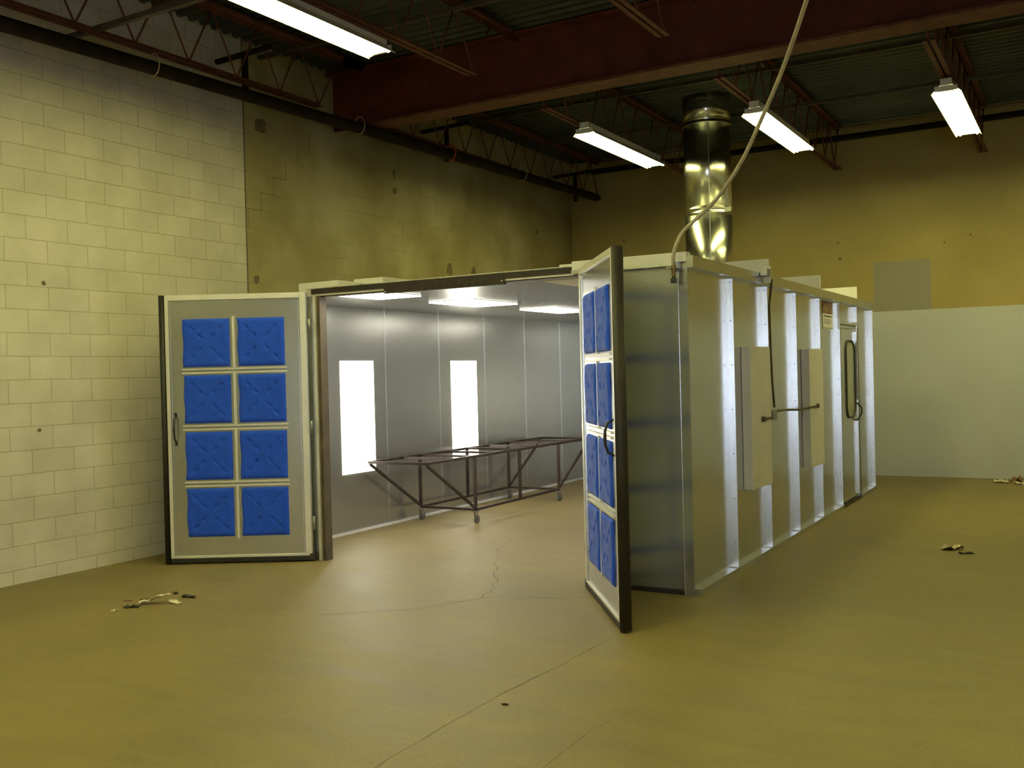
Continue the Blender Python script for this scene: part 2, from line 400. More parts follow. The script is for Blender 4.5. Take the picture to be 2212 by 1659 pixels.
blotch(1.12,4.45,.10,.09); blotch(1.0,2.76,.045,.05); blotch(3.54,4.10,.05,.05); blotch(3.54,4.33,.03,.07)
blotch(4.79,3.17,.075,.10); blotch(5.42,3.165,.075,.10); blotch(-1.55,2.55,.02,.022); blotch(7.4,4.0,.04,.06); blotch(-1.63,1.28,.02,.015)

# ------------------------------------------------------------------ structural steel
bm_ = thing('steel_beam', (0,2.36,4.60), 'deep dark red steel beam crossing the room under the roof deck', 'beam')
MB().box(LW+.01, RW-.01, -.016, .016, .028, .66).build('web', M['beam'], bm_)
MB().box(LW+.42, RW-.01, -.15, .15, 0, .028).build('bottom_flange', M['joist'], bm_)
MB().box(LW+.01, RW-.01, -.15, .15, .66, .69).build('top_flange', M['beam'], bm_)

def joist(x, y0, y1, label, seat0=False, seat1=False):
    t = thing('roof_joist', (x,(y0+y1)/2,4.64), label, 'joist', 'open web roof joists')
    a = y0-(y0+y1)/2; c = y1-(y0+y1)/2
    bc = MB()
    for s in (-1,1):
        bc.box(s*.035-.022, s*.035+.022, a, c, 0, .006); bc.box(s*.015-.003, s*.015+.003, a, c, .006, .045)
    bc.build('bottom_chord', M['joist'], t)
    ta = a-(.75 if seat0 else .0); tcx = c+(.75 if seat1 else 0)
    tp = MB()
    for s in (-1,1):
        tp.box(s*.037-.022, s*.037+.022, ta, tcx, .624, .63+.03); tp.box(s*.015-.003, s*.015+.003, ta, tcx, .585, .625)
    tp.build('top_chord', M['joist'], t)
    pts = []; k = max(2, round((c-a)/.3)); 
    if seat0: pts.append((0, a-.35, .61))
    for i in range(k+1): pts.append((0, a+(c-a)*i/k, .03 if i%2==0 else .61))
    if seat1: pts.append((0, c+.35 if (k%2==0) else c+.35, .61))
    wbm = MB()
    for p, q in zip(pts[:-1], pts[1:]): wbm.tube([p,q], .0095, 6)
    wbm.build('web_rod', M['joist'], t)
    return t
XS = [-4.72,-2.72,-.70,1.30,3.32,5.3]
nm = ['against the block wall','above the two left shop lights','above the middle shop light','above the far right shop light','right of the far right shop light','nearest the right wall']
for i, x in enumerate(XS):
    if i < 3:
        joist(x, -12.5, 1.45, f'red open web joist {nm[i]}, in front of the deep beam', False, True)
    else:
        joist(x, -12.5, 1.45, f'red open web joist {nm[i]}, near side of the beam', False, True)
    joist(x, 2.95 if i else 2.6, 8.62, f'red open web joist {nm[i]}, behind the deep beam', True, False)
# bridging bars across joists
def hbar(y, z, x0, x1, label, r=.022, name='bridging_bar', mat='steelbar'):
    o = MB().bar((x0,0,0),(x1,0,0), r*2, r*2).build(name, M[mat], None, loc=(0,y,z))
    return tag(o, label, 'bar', 'bridging bars between joists')
hbar(-1.40, 4.67, LW+.01, -3.3, 'dark bridging bar in the upper left corner, running from the block wall')
hbar(1.12, 5.20, LW+.01, RW-.01, 'dark bridging bar just in front of the deep beam, at top chord height')
hbar(-4.8, 5.20, LW+.01, RW-.01, 'dark bridging bar overhead in front of the frame')
hbar(4.80, 5.20, -4.7, RW-.01, 'dark bridging bar first behind the deep beam, under the deck')
hbar(6.65, 5.20, -4.7, RW-.01, 'dark bridging bar second behind the deep beam, under the deck')
o = MB().tube([(-4.75,0,0),(-2,0,0),(1,0,0),(RW-.01,0,0)], .045, 12).build('water_pipe', M['pipe'], None, loc=(0,8.45,5.08))
tag(o, 'dark horizontal pipe running along the top of the yellow rear wall', 'pipe')
o = MB().tube([(-4.7,0,0),(RW-.01,0,0)], .011, 8).build('conduit', M['conduit'], None, loc=(0,8.3,5.2))
tag(o, 'thin pale conduit above the dark pipe along the rear wall', 'conduit')

# big tube pipes by the left wall
pp = thing('heater_pipe', (-4.85,-2.1,4.40), 'long dark pipe hanging below the joist along the block wall', 'pipe')
p0 = Vector((0,-8,-.0)); p1 = Vector((.30,10.42,.19))
def along(t, dz=0, dx=0): 
    q = p0.lerp(p1, t); return (q.x+dx, q.y, q.z+dz)
MB().tube([along(t) for t in (0,.3,.6,.9,.985)]+[along(.995),along(1.0)], [.062]*5+[.052,.02], 16).build('main_tube', M['pipe'], pp)
MB().tube([along(t,.03,-.10) for t in (0,.5,.985)], .038, 12).build('return_tube', M['pipe'], pp)
for t, mt in ((.435+.07,'wire'),(.66,'wire'),(.76,'orange'),(.86,'wire')):
    q = along(t); ring = [(q[0]+.075*math.cos(a), q[1], q[2]+.03+.10*math.sin(a)) for a in [2*PI*k/16 for k in range(16)]]
    s = MB().tube(ring, .006 if mt=='wire' else .010, 6, closed=True).build('strap', M[mt], pp)
    if mt == 'orange': s['label'] = 'orange strap'
for (yy, lb) in ((.48,'dark pipe hanger nearest the upper left, over the control joint'),(4.15,'dark pipe hanger first behind the deep beam'),(8.0,'dark pipe hanger by the rear corner'),(-3.2,'dark pipe hanger left of the frame')):
    g = thing('pipe_hanger', (-4.85,yy,4.66), lb, 'pipe hanger', 'hangers holding the long dark pipe')
    MB().tube([(-.40,0,.32),(.35,0,.34)], .028, 10).build('cross_pipe', M['pipe'], g)
    MB().tube([(.0,0,-.13),(.0,0,.33)], .034, 10).build('drop_pipe', M['pipe'], g)

# ------------------------------------------------------------------ shop lights
def shop_light(x, y0, z, label):
    Lg = 2.30
    t = thing('shop_light', (x, y0+Lg/2, z), label, 'ceiling light', 'fluorescent shop lights under the joists')
    h = Lg/2
    MB().box(-.055,.055,-h,h,.045,.115).build('housing', M['cream'], t)
    r = MB()
    w = .145
    r.prism([(-w,-.036),(-.06,.045),(.06,.045),(w,-.036),(w+.002,-.033),(.06,.050),(-.06,.050),(-w-.002,-.033)], 'y', -h, h)
    r.build('reflector', M['white'], t)
    for dx, dz in ((-.095,-.002),(-.035,.024),(.035,.024),(.095,-.002)):
        MB().tube([(dx,-h+.03,dz-.012),(dx,h-.03,dz-.012)], .016, 10).build('lamp_tube', M['tube'], t)
    for e in (-1,1):
        MB().box(-.11,.11,e*(h-.012)-.012,e*(h-.012)+.012,-.014,.04).build('end_socket', M['cream'], t)
    for e in (-1,1):
        MB().box(-.012,.012,e*.9-.006,e*.9+.006,.115,4.64-z+.004 if 4.64-z+.004>.12 else .125).build('mounting_clip', M['zinc'], t)
    return t
l0 = shop_light(-2.84, -2.17, 4.545, 'large bright fluorescent light at the top left, nearest the viewer')
dup(l0, (-2.57, 4.80, 4.50), 'fluorescent light left of the galvanised duct')
dup(l0, (-.62, 5.08, 4.50), 'fluorescent light just right of the duct, crossed by the hose')
dup(l0, (1.30, 5.40, 4.50), 'fluorescent light at the far upper right')
for (x, y) in ((-.70,-3.2),(-2.84,-5.0),(-2.84,-9.0),(1.30,-6.6),(3.32,5.3),(3.32,-1.6),(3.32,-9.0)):  # unseen lights added to brighten the floor, left wall and right side
    dup(l0, (x,y,4.50), 'unseen fluorescent light added overhead outside the frame')

# ------------------------------------------------------------------ paint booth
BL = 7.0; BH = 2.42; XR = 0.0; XL = -4.38; JL = -3.516; JR = -.883
booth = thing('paint_booth', (-2.19,0,0), 'large galvanised sheet metal spray booth with open double doors', 'spray booth')
booth.location = (0,0,0)
ys = [0,.92,1.92,2.92,3.92,4.91,5.92,6.97]
for k in range(7):
    MB().box(XR-.05, XR, ys[k]+.001, ys[k+1]-.001, .02, BH).build('wall_panel', M['galv'], booth)
yl = [.0,1.0,2.008,3.079,4.133,5.211,6.287,6.97]
for k in range(7):
    MB().box(XL, XL+.05, yl[k]+.001, yl[k+1]-.001, .02, BH).build('wall_panel', M['galv_in'], booth)
    if k: MB().box(XL+.05, XL+.054, yl[k]-.0025, yl[k]+.0025, .03, BH).build('seam_strip', M['galv_rib'], booth)
for k in range(4):
    x0 = XL+.05+k*(4.28/4); MB().box(x0+.001, x0+4.28/4-.001, 6.92, 6.97, .02, BH).build('rear_panel', M['galv_in'], booth)
for k in range(7):
    MB().box(XL, XR, ys[k]+.001, ys[k+1]-.001, BH, BH+.04).build('roof_panel', M['galv_in'], booth)
# ribs on right side
ribs = [.90,1.90,2.90,3.90,4.88,5.87,6.90]
for i, yr in enumerate(ribs):
    z0, z1 = .05, BH-.03
    if i == 5: z0 = 2.20
    r = MB(); r.box(XR, XR+.05, yr-.003, yr+.010, z0, z1)
    zz = .25
    while zz < z1-.05:
        if zz > z0:
            r.tube([(XR+.027,yr-.004,zz),(XR+.027,yr-.010,zz)], .0045, 8, mi=1)
        zz += .18 if i == 4 else .36
    r.tube([(XR+.027,yr-.004,z1-.03),(XR+.027,yr-.010,z1-.03)], .0045, 8, mi=1)
    r.build('seam_flange', [M['galv_rib'], M['bolt']], booth)
# top cap and base channel
MB().box(XR+.0005, XR+.052, -.03, BL, BH-.012, BH+.075).build('top_cap', M['galv'], booth)
MB().box(XR+.0005, XR+.048, 0, 4.95, 0.0, .045).build('base_channel', M['galv'], booth)
MB().box(XR+.0005, XR+.048, 6.0, BL, 0.0, .045).build('base_channel', M['galv'], booth)
MB().box(XL+.0505, XL+.085, .02, 6.92, 0.0, .022).build('base_channel', M['white'], booth)
MB().box(XL-.03, XL, 0, BL, 0, BH+.07).build('outer_skin', M['galv'], booth)
# front right panel, corner post, cap
MB().box(JR+.03, XR-.075, 0, .05, .03, BH).build('front_panel', M['galv'], booth)
cp = MB(); cp.box(XR-.075, XR-.002, -.012, .05, .0, BH+.02); cp.box(XR-.079, XR-.073, -.018, -.010, 0, BH+.02); cp.box(XR-.004, XR+.002, -.020, -.010, 0, BH+.10)
cp.build('corner_post', M['galv'], booth)
MB().box(JR+.03, XR-.075, -.02, .0, .0, .035).build('base_channel', M['dark'], booth)
MB().box(JR-.05, XR+.0, -.03, .06, BH+.035, BH+.105).build('front_cap', M['white'], booth)
MB().box(JR-.05, XR-.075, -.045, -.0, BH+.008, BH+.034).build('cap_lip', M['galv_rib'], booth)
# left of opening: jamb channel
MB().box(XL, JL-.15, 0, .05, .0, BH).build('front_panel', M['galv'], booth)
MB().box(JL-.15, JL-.075, -.01, .05, 0.0, BH).build('jamb', M['galv'], booth)
MB().box(JL-.075, JL-.045, -.02, .05, 0.0, BH).build('jamb_lip', M['frame'], booth)
MB().box(JL-.035, JL, -.012, .08, 0.0, BH).build('jamb_gasket', M['jamb'], booth)
MB().box(JR, JR+.03, -.012, .10, 0.0, BH).build('jamb_gasket', M['jamb'], booth)
# header
MB().box(JL-.16, JR-.05, -.004, .05, BH+.0, BH+.068).build('header', M['frame'], booth)
MB().box(JL-.10, JR-.05, -.010, -.004, BH+.016, BH+.064).build('header_gasket', M['dark'], booth)
MB().box(JL-.16, JR-.05, -.014, .05, BH+.0685, BH+.074).build('header_trim', M['frame'], booth)
s = MB()
for k in range(9): s.tube([(JL+.2+k*.29,-.010,BH+.070),(JL+.2+k*.29,-.022,BH+.070)], .006, 8)
s.build('header_screw', M['screw'], booth)
lr = MB().box(-2.775, -1.555, -.018, .02, BH-.028, BH+.03).build('latch_rail', M['dark'], booth)
s = MB()
for k in range(16): s.box(-2.72+k*.075, -2.70+k*.075, -.0195, -.018, BH-.018, BH+.008)
s.build('rail_slot', M['slot'], lr)
s = MB(); s.tube([(-2.755,-.018,BH-.012),(-2.755,-.024,BH-.012)], .007, 8); s.tube([(-1.575,-.018,BH-.0),(-1.575,-.024,BH-.0)], .007, 8); s.build('rail_screw', M['screw'], lr)
MB().box(JL, JR, .055, .075, BH-.012, BH-.001).build('inner_header', M['cream'], booth)
# interior ceiling lights
for i, (x0,x1,y0,y1,on) in enumerate([(-3.36,-2.86,.08,.66,1),(-3.29,-2.76,1.40,2.30,1),(-3.22,-2.73,3.15,4.15,1),(-3.2,-2.7,5.0,6.0,1),(-1.30,-.75,.15,.95,0),(-1.25,-.7,2.3,3.2,0),(-1.25,-.7,4.4,5.4,0)]):
    fr = MB().box(x0-.03,x1+.03,y0-.03,y1+.03,BH-.004,BH-.0005).build('light_frame', M['galv_in'], booth)
    ln = MB().box(x0,x1,y0,y1,BH-.012,BH-.004).build('light_lens', M['lens'] if on else M['off'], fr)
# wall lights left + right: (lens inside, white box outside)
for (y0,y1,xi,side) in ((1.22,1.78,XL+.05,1),(3.335,3.92,XL+.05,1),(1.26,1.80,XR-.05,-1),(3.28,3.82,XR-.05,-1)):
    a, c = (xi, xi+.006) if side > 0 else (xi-.006, xi)
    MB().box(a,c,y0,y1,.635,1.845).build('wall_light_lens', M['wlens'], booth)
for (y0,y1) in ((1.235,1.82),(3.25,3.84)):
    bx = MB().box(XR+.0005, XR+.085, y0, y1, .635, 1.845).build('light_box', M['cream'], booth, bevel=.006)
    sc = MB()
    for (yy,zz) in ((y0+.06,1.76),(y1-.06,1.76),(y0+.05,.72),(y1-.05,.80),(y1-.03,.95),(y0+.06,.66),(y1-.05,.68)):
        sc.tube([(XR+.085,yy,zz),(XR+.090,yy,zz)], .006, 8)
    sc.build('screw', M['screw'], bx)
    MB().box(XR+.0002, XR+.02, y0-.16, y0-.0005, .62, 1.86).build('box_flange', M['galv_rib'], booth) if False else None
# roof light housings
for (x0,x1,y0,y1,z1,lb) in ((-3.955,-3.47,.20,.62,2.573,1),(-3.66,-3.30,.66,1.9,2.625,1),(-1.24,-.80,.35,1.4,2.555,1)):
    MB().box(x0,x1,y0,y1,BH+.04,z1).build('roof_light_housing', M['cream'], booth, bevel=.004)
for (yf) in (2.46,4.56,6.62):
    h = MB().box(-.9,-.09,yf,yf+.03,BH+.04,2.70).build('roof_baffle', M['cream'], booth)

# --- hinged booth doors
def booth_door(hx, hy, ang, sy, side):
    W = 1.385
    d = MB().box(.09, W, min(0,-sy*.05), max(0,-sy*.05), .055, 2.45).build('door', M['galv'], booth, loc=(hx,hy,0), rotz=ang)
    d['label'] = side + ' booth door with eight blue filters'
    def bx(name, x0,x1,z0,z1,t,mat,t0=0.0005,bev=0,mb=None):
        m_ = mb or MB(); a, c = sorted((sy*t0, sy*t)); m_.box(x0,x1,a,c,z0,z1)
        return m_ if mb is not None else m_.build(name, mat, d, bevel=bev)
    fr = MB()
    for (x0,x1,z0,z1) in ((.10,.155,.055,2.455),(1.352,1.384,.055,2.455),(.155,1.352,2.405,2.455),(.155,1.352,.055,.078)):
        bx('', x0,x1,z0,z1,.012,None,mb=fr)
    fr.build('door_frame', M['frame'], d, bevel=.003)
    for (x0,x1,z0,z1) in ((.165,.170,.085,2.395),(1.336,1.341,.085,2.395)): bx('frame_seam',x0,x1,z0,z1,.006,M['galv_rib'])
    # outside face: pale filter backs with the blue media showing between them
    a, c = sorted((-sy*.0502, -sy*.054))
    g_ = MB(); g_.box(.745,.785,a,c,.22,2.27)
    for zc in (2.255,1.760,1.244,.729,.235): g_.box(.27,.745,a,c,zc-.028,zc+.028); g_.box(.785,1.25,a,c,zc-.028,zc+.028)
    g_.build('outer_filter_edge', M['filter'], d)
    for (z0,z1) in ((1.79,2.225),(1.275,1.73),(.76,1.215),(.265,.70)):
        for (x0,x1) in ((.28,.743),(.787,1.24)): MB().box(x0,x1,a,c,z0,z1).build('outer_filter', M['back'], d)
    # rubber seal round the free edge
    prof = []
    cx, cy, rr = W+.030, -sy*.022, .036
    for k in range(16):
        a = 2*PI*k/16; prof.append((cx+.030*math.cos(a), cy+.040*math.sin(a)))
    MB().prism(prof, 'z', .012, 2.455, smooth=True).build('edge_seal', M['rubber'], d)
    a, c = sorted((sy*.010, -sy*.055))
    MB().box(.10, W, a, c, .012, .054).build('bottom_seal', M['rubber'], d, bevel=.005)
    MB().box(.07, .12, a*1.3, c*1.3, .010, .075).build('seal_corner', M['dark'], d, bevel=.004)
    # filter pads and rails
    rows = [(1.797,2.235),(1.283,1.722),(.768,1.205),(.248,.690)]
    cols = [(.30,.727),(.798,1.226)]
    for (z0,z1) in rows:
        for (x0,x1) in cols:
            m_ = MB(); n = 46; tuft = [(.2,.2),(.8,.2),(.2,.8),(.8,.8),(.36,.36),(.64,.36),(.36,.64),(.64,.64)]
            ph = random.uniform(0,9)
            for j in range(n+1):
                for i in range(n+1):
                    u, v = i/n, j/n
                    e = min(u,1-u,v,1-v); hgt = .019*min(1,e/.06)**.5
                    for (tu,tv) in tuft:
                        # short diagonal creases pointing to the centre of the pad
                        dx, dy = u-tu, v-tv; s_ = 1 if (tu-.5)*(tv-.5) > 0 else -1
                        al = (dx+s_*dy)/1.414; ac = (dx-s_*dy)/1.414
                        hgt -= .017*math.exp(-(al/.06)**2-(ac/.024)**2)
                    hgt += .0035*math.sin(9*u+ph)*math.sin(8*v+ph*1.3)
                    wob = .004*math.sin(9*v+ph)*(1 if u>.9 else 0)
                    m_.v.append((x0+(x1-x0)*u+wob, sy*(.001+max(0,hgt)), z0+(z1-z0)*v))
            for j in range(n):
                for i in range(n):
                    q = j*(n+1)+i; m_.face([q,q+1,q+n+2,q+n+1],0,True)
            m_.build('filter_pad', M['filter'], d)
    rl = MB()
    for zc in (1.760,1.244,.729): bx('', .285,1.24, zc-.024, zc-.010, .012, None, mb=rl); bx('', .285,1.24, zc+.010, zc+.024, .012, None, mb=rl)
    for (z0,z1) in rows: bx('', .752,.774, z0-.02, z1+.02, .010, None, mb=rl)
    rl.build('filter_rail', M['frame'], d)
    # pull handle
    hp = [(1.308, sy*.004, 1.118),(1.308, sy*.045, 1.14),(1.308, sy*.062, 1.19),(1.308, sy*.064, 1.235),(1.308, sy*.062, 1.28),(1.308, sy*.045, 1.33),(1.308, sy*.004, 1.352)]
    hm = MB().tube(hp, [.007,.008,.009,.012,.009,.008,.007], 10)
    for zz in (1.105,1.365): hm.box(1.296,1.320,*sorted((0,sy*.006)),zz-.02,zz+.02)
    hm.build('pull_handle', M['blackmetal'], d)
    for zz in (.35,1.22,2.15): MB().tube([(.075,sy*.0,zz-.06),(.075,sy*.0,zz+.06)], .012, 10).build('hinge', M['zinc'], d)
    return d
aL = math.atan2(-.7181, -4.7526+3.516); aR = math.atan2(-1.1492, -.0613+.883)
booth_door(JL-.02, -.03, aL, 1, 'left')
booth_door(JR+.0, -.03, aR, -1, 'right')

# --- personnel door on the side
pd = MB().box(XR+.001, XR+.028, 5.02, 5.93, .06, 2.10).build('access_door', M['galv'], booth)
pd['label'] = 'narrow access door with long oval window'
f = MB(); f.box(XR+.0005,XR+.034,5.93,5.99,.0,2.16); f.box(XR+.0005,XR+.030,4.93,4.99,.0,2.16); f.box(XR+.0005,XR+.030,4.99,5.93,2.11,2.16)
f.build('door_jamb', M['galv'], pd)
f = MB(); f.box(XR+.030,XR+.037,5.985,5.998,.02,2.14); f.box(XR+.012,XR+.033,4.99,5.85,2.142,2.156); f.box(XR+.02,XR+.034,4.99,5.97,.005,.03)
f.build('door_gasket', M['rubber'], pd)
MB().box(XR+.0005, XR+.045, 4.97, 5.99, 0.0, .028).build('threshold', M['steelbar'], pd)
f = MB(); f.box(XR+.028, XR+.055, 5.80, 5.806, 1.24, 2.08); f.box(XR+.028, XR+.055, 5.80, 5.806, .08, .98); f.build('door_flange', M['galv_rib'], pd)
def rr(yc, zc, hw, hh, rad, n=6):
    P = []
    for (sx, sz, a0) in ((1,1,0),(-1,1,PI/2),(-1,-1,PI),(1,-1,1.5*PI)):
        for k in range(n+1):
            a = a0+PI/2*k/n; P.append((yc+sx*(hw-rad)+rad*math.cos(a), zc+sz*(hh-rad)+rad*math.sin(a)))
    return P
out = rr(5.50,1.50,.245,.46,.14)
MB().prism(out, 'x', XR+.028, XR+.031).build('window_pane', M['glass'], pd)
MB().tube([(XR+.033,a,z) for a,z in out], .013, 8, closed=True).build('window_gasket', M['rubber'], pd)
MB().tube([(XR+.03,5.80,1.20),(XR+.06,5.80,1.185),(XR+.085,5.87,1.14),(XR+.085,5.87,1.07),(XR+.06,5.80,1.0),(XR+.03,5.80,.985)], .011, 8).build('door_handle', M['blackmetal'], pd)

# ------------------------------------------------------------------ things on the booth
sg = thing('wall_poster', (XR+.002,4.49,2.08), 'cream poster with dark reddish picture, on booth side below the top cap', 'poster')
MB().box(0,.003,-.25,.24,0,.17).build('text_panel', M['cream'], sg)
# picture: blotches of red, tan and grey
m, nt, b = newmat('poster_picture'); L = nt.links
tc = N(nt,'ShaderNodeTexCoord'); n1 = N(nt,'ShaderNodeTexNoise'); n1.inputs['Scale'].default_value=9; n1.inputs['Detail'].default_value=3
L.new(tc.outputs['Object'], n1.inputs['Vector'])
r = ramp(nt, [(.34,(.03,.025,.02)),(.44,(.20,.04,.03)),(.52,(.32,.20,.06)),(.6,(.12,.11,.10)),(.7,(.04,.05,.05))]); L.new(n1.outputs['Fac'], r.inputs[0]); L.new(r.outputs[0], b.inputs['Base Color']); b.inputs['Roughness'].default_value=.4
M['pict'] = m
MB().box(0,.0035,-.25,.24,.172,.315).build('picture', M['pict'], sg)
t = MB(); t.box(.003,.0038,-.20,.19,.135,.150); t.box(.003,.0038,-.20,.15,.10,.106); t.box(.003,.0038,-.20,.17,.08,.086); t.box(.003,.0038,-.20,.12,.06,.066); t.box(.003,.0038,-.25,.24,.008,.014)
t.build('text_line', M['conduit'], sg)

ec = thing('electrical_conduit', (XR+.06,1.9,1.22), 'thin brown conduit dropping from a junction box down the side of the booth', 'conduit')
jb = MB().box(-.004,.06,-.24,-.13,1.245,1.31).build('junction_box', M['zinc'], ec, bevel=.004)
MB().box(-.004,.062,-.13,-.125,1.19,1.34).build('junction_cover', M['white'], ec, bevel=.002)
MB().tube([(.03,-.12,1.25),(.045,-.05,1.22),(.02,.02,1.16),(-.01,.05,1.0),(-.01,.07,.6),(-.01,.10,.3),(-.005,.13,.08)], .010, 8).build('flexible_pipe', M['conduit'], ec)
MB().box(-.03,.02,.05,.13,-.03,.06).build('outlet_box', M['zinc'], ec, bevel=.004)
MB().tube([(0,.06,.0),(.03,-.1,.0),(.045,-.36,-.0)], .009, 8).build('whip', M['conduit'], ec)
MB().tube([(.025,-.37,0),(.055,-.37,0)], .022, 12).build('connector', M['steelbar'], ec)
MB().tube([(-.045,.25,.03),(-.04,.5,.04),(-.003,.9,.025),(-.0,1.0,.02),(.02,1.3,.03),(.04,1.60,.035)], .010, 8).build('whip', M['conduit'], ec)
MB().tube([(.022,1.62,.035),(.052,1.62,.035)], .022, 12).build('connector', M['steelbar'], ec)

ah = thing('air_hose', (-.075,-.06,2.33), 'pale grey air hose drooping from the roof to the front corner of the booth', 'hose')
hp = [(2.2,-3.2,4.70),(1.9,-2.55,4.45),(1.6,-1.95,4.2),(1.35,-1.45,3.98),(1.213,-1.194,3.84),(1.122,-1.016,3.77),(1.017,-.846,3.66),(.854,-.596,3.50),(.657,-.366,3.29),(.471,-.188,3.085),(.248,-.05,2.88),(.07,-.05,2.735),(-.01,-.07,2.66),(-.05,-.09,2.575),(-.072,-.10,2.49),(-.075,-.09,2.42)]
def cr(P, k=4):
    P = [Vector(p) for p in P]; O = []
    for i in range(len(P)-1):
        a = P[max(i-1,0)]; b_ = P[i]; c = P[i+1]; d = P[min(i+2,len(P)-1)]
        for j in range(k):
            t = j/k; O.append(.5*((2*b_)+(-a+c)*t+(2*a-5*b_+4*c-d)*t*t+(-a+3*b_-3*c+d)*t**3))
    O.append(P[-1]); return O
o0 = Vector((-.075,-.06,2.33))
MB().tube([p-o0 for p in cr(hp)], .014, 10).build('hose', M['hose'], ah)
MB().lathe([(.012,-.0),(.016,.02),(.013,.05),(.018,.06),(.018,.09),(.012,.10)], (0,-.03,0)).build('coupling', M['brass'], ah)
MB().box(-.02,.02,-.05,-.01,-.035,.0).build('quick_connector', M['blackmetal'], ah, bevel=.004)
MB().box(-.06,.03,-.03,.03,.075,.088).build('hose_bracket', M['zinc'], ah)

dt = thing('exhaust_duct', (-1.87,6.0,BH+.04), 'shiny round galvanised exhaust duct rising from booth roof to the deck', 'duct')
R_ = .315
def ringduct(z0, z1, name, r=R_):
    return MB().lathe([(r,z0),(r,z1)], (0,0,0), 64).build(name, M['duct'], dt)
ringduct(0, 1.31, 'duct_section'); ringduct(1.31, 2.50, 'duct_section', R_-.002); ringduct(2.50, H-BH-.05, 'duct_section', R_+.002)
for z in (1.31,2.50):
    MB().lathe([(R_+.0025,z-.035),(R_+.008,z-.032),(R_+.008,z-.026),(R_+.003,z-.02),(R_+.003,z+.02),(R_+.008,z+.026),(R_+.008,z+.032),(R_+.0025,z+.035)], (0,0,0), 64).build('draw_band', M['duct'], dt)
aa = math.atan2(-12.9,4.4)
MB().box(-.004,.004,-R_-.004,-R_+.004,0,2.8).build('lock_seam', M['galv_rib'], dt, rotz=.38)
b_ = MB().box(.27,.36,-.16,-.10,1.28,1.34).build('band_clamp', M['zinc'], dt)

# ------------------------------------------------------------------ cart
ct = thing('work_cart', (-3.81,3.43,0), 'long dark steel frame cart on casters inside the booth, beside the lit wall', 'cart')
hw = .375; hl = 1.01; tl = 1.95; ZT = .75; ZB = .155; q = .028
m_ = MB()
for s in (-1,1): m_.bar((s*hw,-tl,ZT),(s*hw,tl,ZT), q, q)
for yy in (-tl,tl): m_.bar((-hw,yy,ZT),(hw,yy,ZT), q, q)
m_.build('top_frame', M['cart'], ct)
for yy in (-1.35,-hl,-.5,0,.5,hl,1.45): MB().bar((-hw+.014,yy,ZT),(hw-.014,yy,ZT), .024, .024).build('rung', M['cart'], ct)
m_ = MB()
for s in (-1,1): m_.bar((s*hw,-hl,ZB),(s*hw,hl,ZB), q, q)
for yy in (-hl,hl): m_.bar((-hw,yy,ZB),(hw,yy,ZB), q, q)
m_.build('base_frame', M['cart'], ct)
for s in (-1,1):
    for yy in (-hl,0,hl): MB().bar((s*hw,yy,ZB+.014),(s*hw,yy,ZT-.014), .030, .030).build('post', M['cart'], ct)
    for e in (-1,1): MB().bar((s*hw,e*(hl+.01),ZB+.02),(s*hw,e*(tl-.02),ZT-.02), .026, .026).build('brace', M['cart'], ct)
for s in (-1,1):
    for e in (-1,1):
        c = MB(); x, yy = s*hw, e*hl; an = random.uniform(-.5,.5)
        c.box(x-.03,x+.03,yy-.03,yy+.03,.130,.141)
        for k in (-1,1): c.bar((x+k*.018,yy,.13),(x+k*.018,yy+.02,.045), .004, .03)
        cc = c.build('caster', M['zinc'], ct)
        MB().tube([(x-.012,yy+.02,.045),(x+.012,yy+.02,.045)], .045, 20).build('wheel', M['wheel'], cc)

# ------------------------------------------------------------------ litter on the floor
def scrap(cx, cy, lx, ly, rot, h, mat, name, label, cat, amp=.5, group=None, seed=0, tilt=0):
    rnd = random.Random(seed); m_ = MB(); n, k = 9, 5
    for side in (0,1):
        for j in range(k+1):
            for i in range(n+1):
                u, v = i/n-.5, j/k-.5
                z = h*(.35+.65*abs(math.sin(u*5+seed)*math.cos(v*4+seed*2)))*amp*2+rnd.uniform(0,h*.25) + abs(tilt)*(u+.5 if tilt > 0 else .5-u)
                if side: z = max(.0, z-.003)
                m_.v.append((u*lx*(1+.15*math.sin(v*6+seed)), v*ly*(1+.25*math.sin(u*7+seed)), z+ (0 if side else .001)))
    S = (n+1)*(k+1)
    for j in range(k):
        for i in range(n):
            a = j*(n+1)+i; m_.face([a,a+1,a+n+2,a+n+1]); m_.face([S+a,S+a+n+1,S+a+n+2,S+a+1])
    zmin = min(v[2] for v in m_.v); m_.v = [(x,y,z-zmin) for x,y,z in m_.v]
    o = m_.build(name, M[mat], None, loc=(cx,cy,0.0), rotz=rot)
    return tag(o, label, cat, group)
def scrapfix(*a): return scrap(*a)
# left pile
scrap(-3.585,-1.88,.215,.075,.50,.026,'paper','paper_scrap','long pale twisted paper strip in the litter on the left floor','litter',seed=1,tilt=.065)
scrap(-3.445,-1.81,.11,.045,.10,.016,'paper','paper_scrap','short pale paper piece right of the long strip, left litter','litter',seed=2,tilt=-.02)
scrap(-3.500,-1.62,.12,.045,.05,.022,'darkscrap','plastic_scrap','dark elongated scrap behind the paper, left litter','litter',seed=3)
scrap(-3.640,-2.04,.11,.055,.5,.020,'darkscrap','plastic_scrap','small dark scrap left of the paper strip, left litter','litter',seed=4)
scrap(-3.655,-2.18,.035,.03,.2,.018,'paper','paper_scrap','tiny pale paper bit at the left end of the left litter','litter',seed=5)
scrap(-3.760,-1.83,.06,.03,.8,.012,'board','leaf_scrap','small brown scrap behind the paper strip, left litter','litter',seed=6)
scrap(-3.700,-1.58,.035,.03,.4,.02,'darkscrap','plastic_scrap','little dark knob behind the paper strip tip, left litter','litter',seed=7)
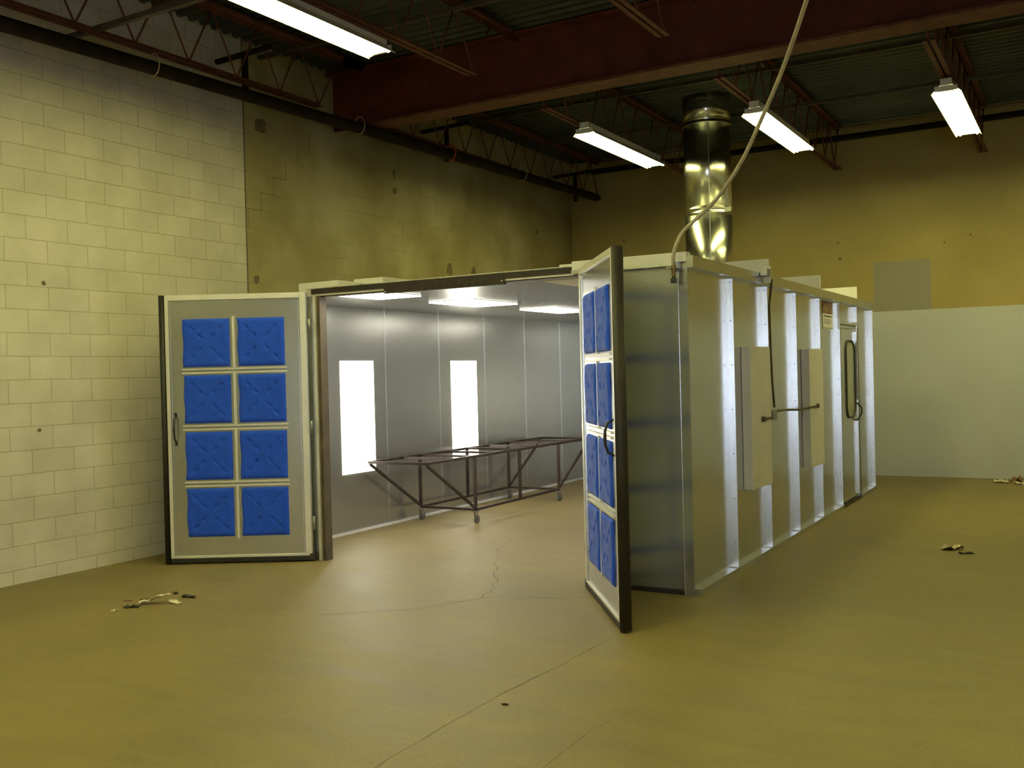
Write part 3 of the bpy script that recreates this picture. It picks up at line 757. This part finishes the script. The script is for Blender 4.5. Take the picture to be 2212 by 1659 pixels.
scrap(-3.86,-1.90,.07,.02,.6,.005,'board','leaf_scrap','thin brown sliver left of the left litter','litter',seed=8)
# right
scrap(1.44,2.66,.17,.15,.4,.05,'wrap','wrapper_scrap','crumpled translucent brown wrapper on the floor at right','litter',seed=9)
scrap(1.58,2.47,.12,.045,.3,.015,'darkscrap','plastic_scrap','flat dark scrap beside the crumpled wrapper at right','litter',seed=10)
# back right
scrap(1.46,8.22,.18,.13,.1,.07,'paper','paper_scrap','pale scrap by the rear wall at far right, left of the others','litter',seed=11)
scrap(1.66,8.30,.13,.12,.6,.10,'board','cardboard_scrap','brown scrap by the rear wall between pale scraps','litter',seed=12)
scrap(1.74,8.06,.20,.12,.2,.05,'paper','paper_scrap','pale scrap at the right edge before the rear wall','litter',seed=13)
scrap(-.035,-2.69,.035,.014,.3,.008,'darkscrap','plastic_scrap','tiny dark fleck on the bare foreground floor','litter',seed=14)
# marks on rear wall
for (x,z,w) in ((-.75,3.55,.015),(-.72,3.30,.02),(1.1,3.5,.012),(.75,3.42,.012),(-4.3,3.9,.02)):
    o = MB().box(x-w,x+w,BW-.002,BW,z-w,z+w).build('stain', M['crack'], wb)

# ------------------------------------------------------------------ world, camera
w = bpy.data.worlds.new('World'); SC.world = w; w.use_nodes = True
bg = w.node_tree.nodes['Background']; bg.inputs[0].default_value = (.80,.88,1.0,1); bg.inputs[1].default_value = 15.0
Cp = Vector((2.52345,-6.935886,1.660245))
r = Vector((.864045,.502795,-.024954)); u = Vector((.01663,.021034,.99964)); fwd = Vector((-.503139,.86415,-.009813))
cam = bpy.data.cameras.new('camera'); co = bpy.data.objects.new('camera', cam); COL.objects.link(co)
cam.sensor_fit = 'HORIZONTAL'; cam.sensor_width = 36; cam.lens = 36*2137.774/2212; cam.clip_start=.05; cam.clip_end=100
Mx = Matrix((r,u,-fwd)).transposed().to_4x4(); Mx.translation = Cp; co.matrix_world = Mx
SC.camera = co
SC.view_settings.view_transform = 'Standard'; SC.view_settings.look = 'None'
SC.view_settings.exposure = 0.0; SC.view_settings.gamma = 1.0
try: SC.view_settings.use_curve_mapping = False
except Exception: pass
cy = SC.cycles
cy.use_denoising = True; cy.max_bounces = 7; cy.diffuse_bounces = 4; cy.glossy_bounces = 5
cy.sample_clamp_indirect = 12.0
cy.use_adaptive_sampling = True; cy.adaptive_threshold = .035; cy.use_light_tree = True; cy.caustics_reflective = False; cy.caustics_refractive = False; cy.blur_glossy = .5
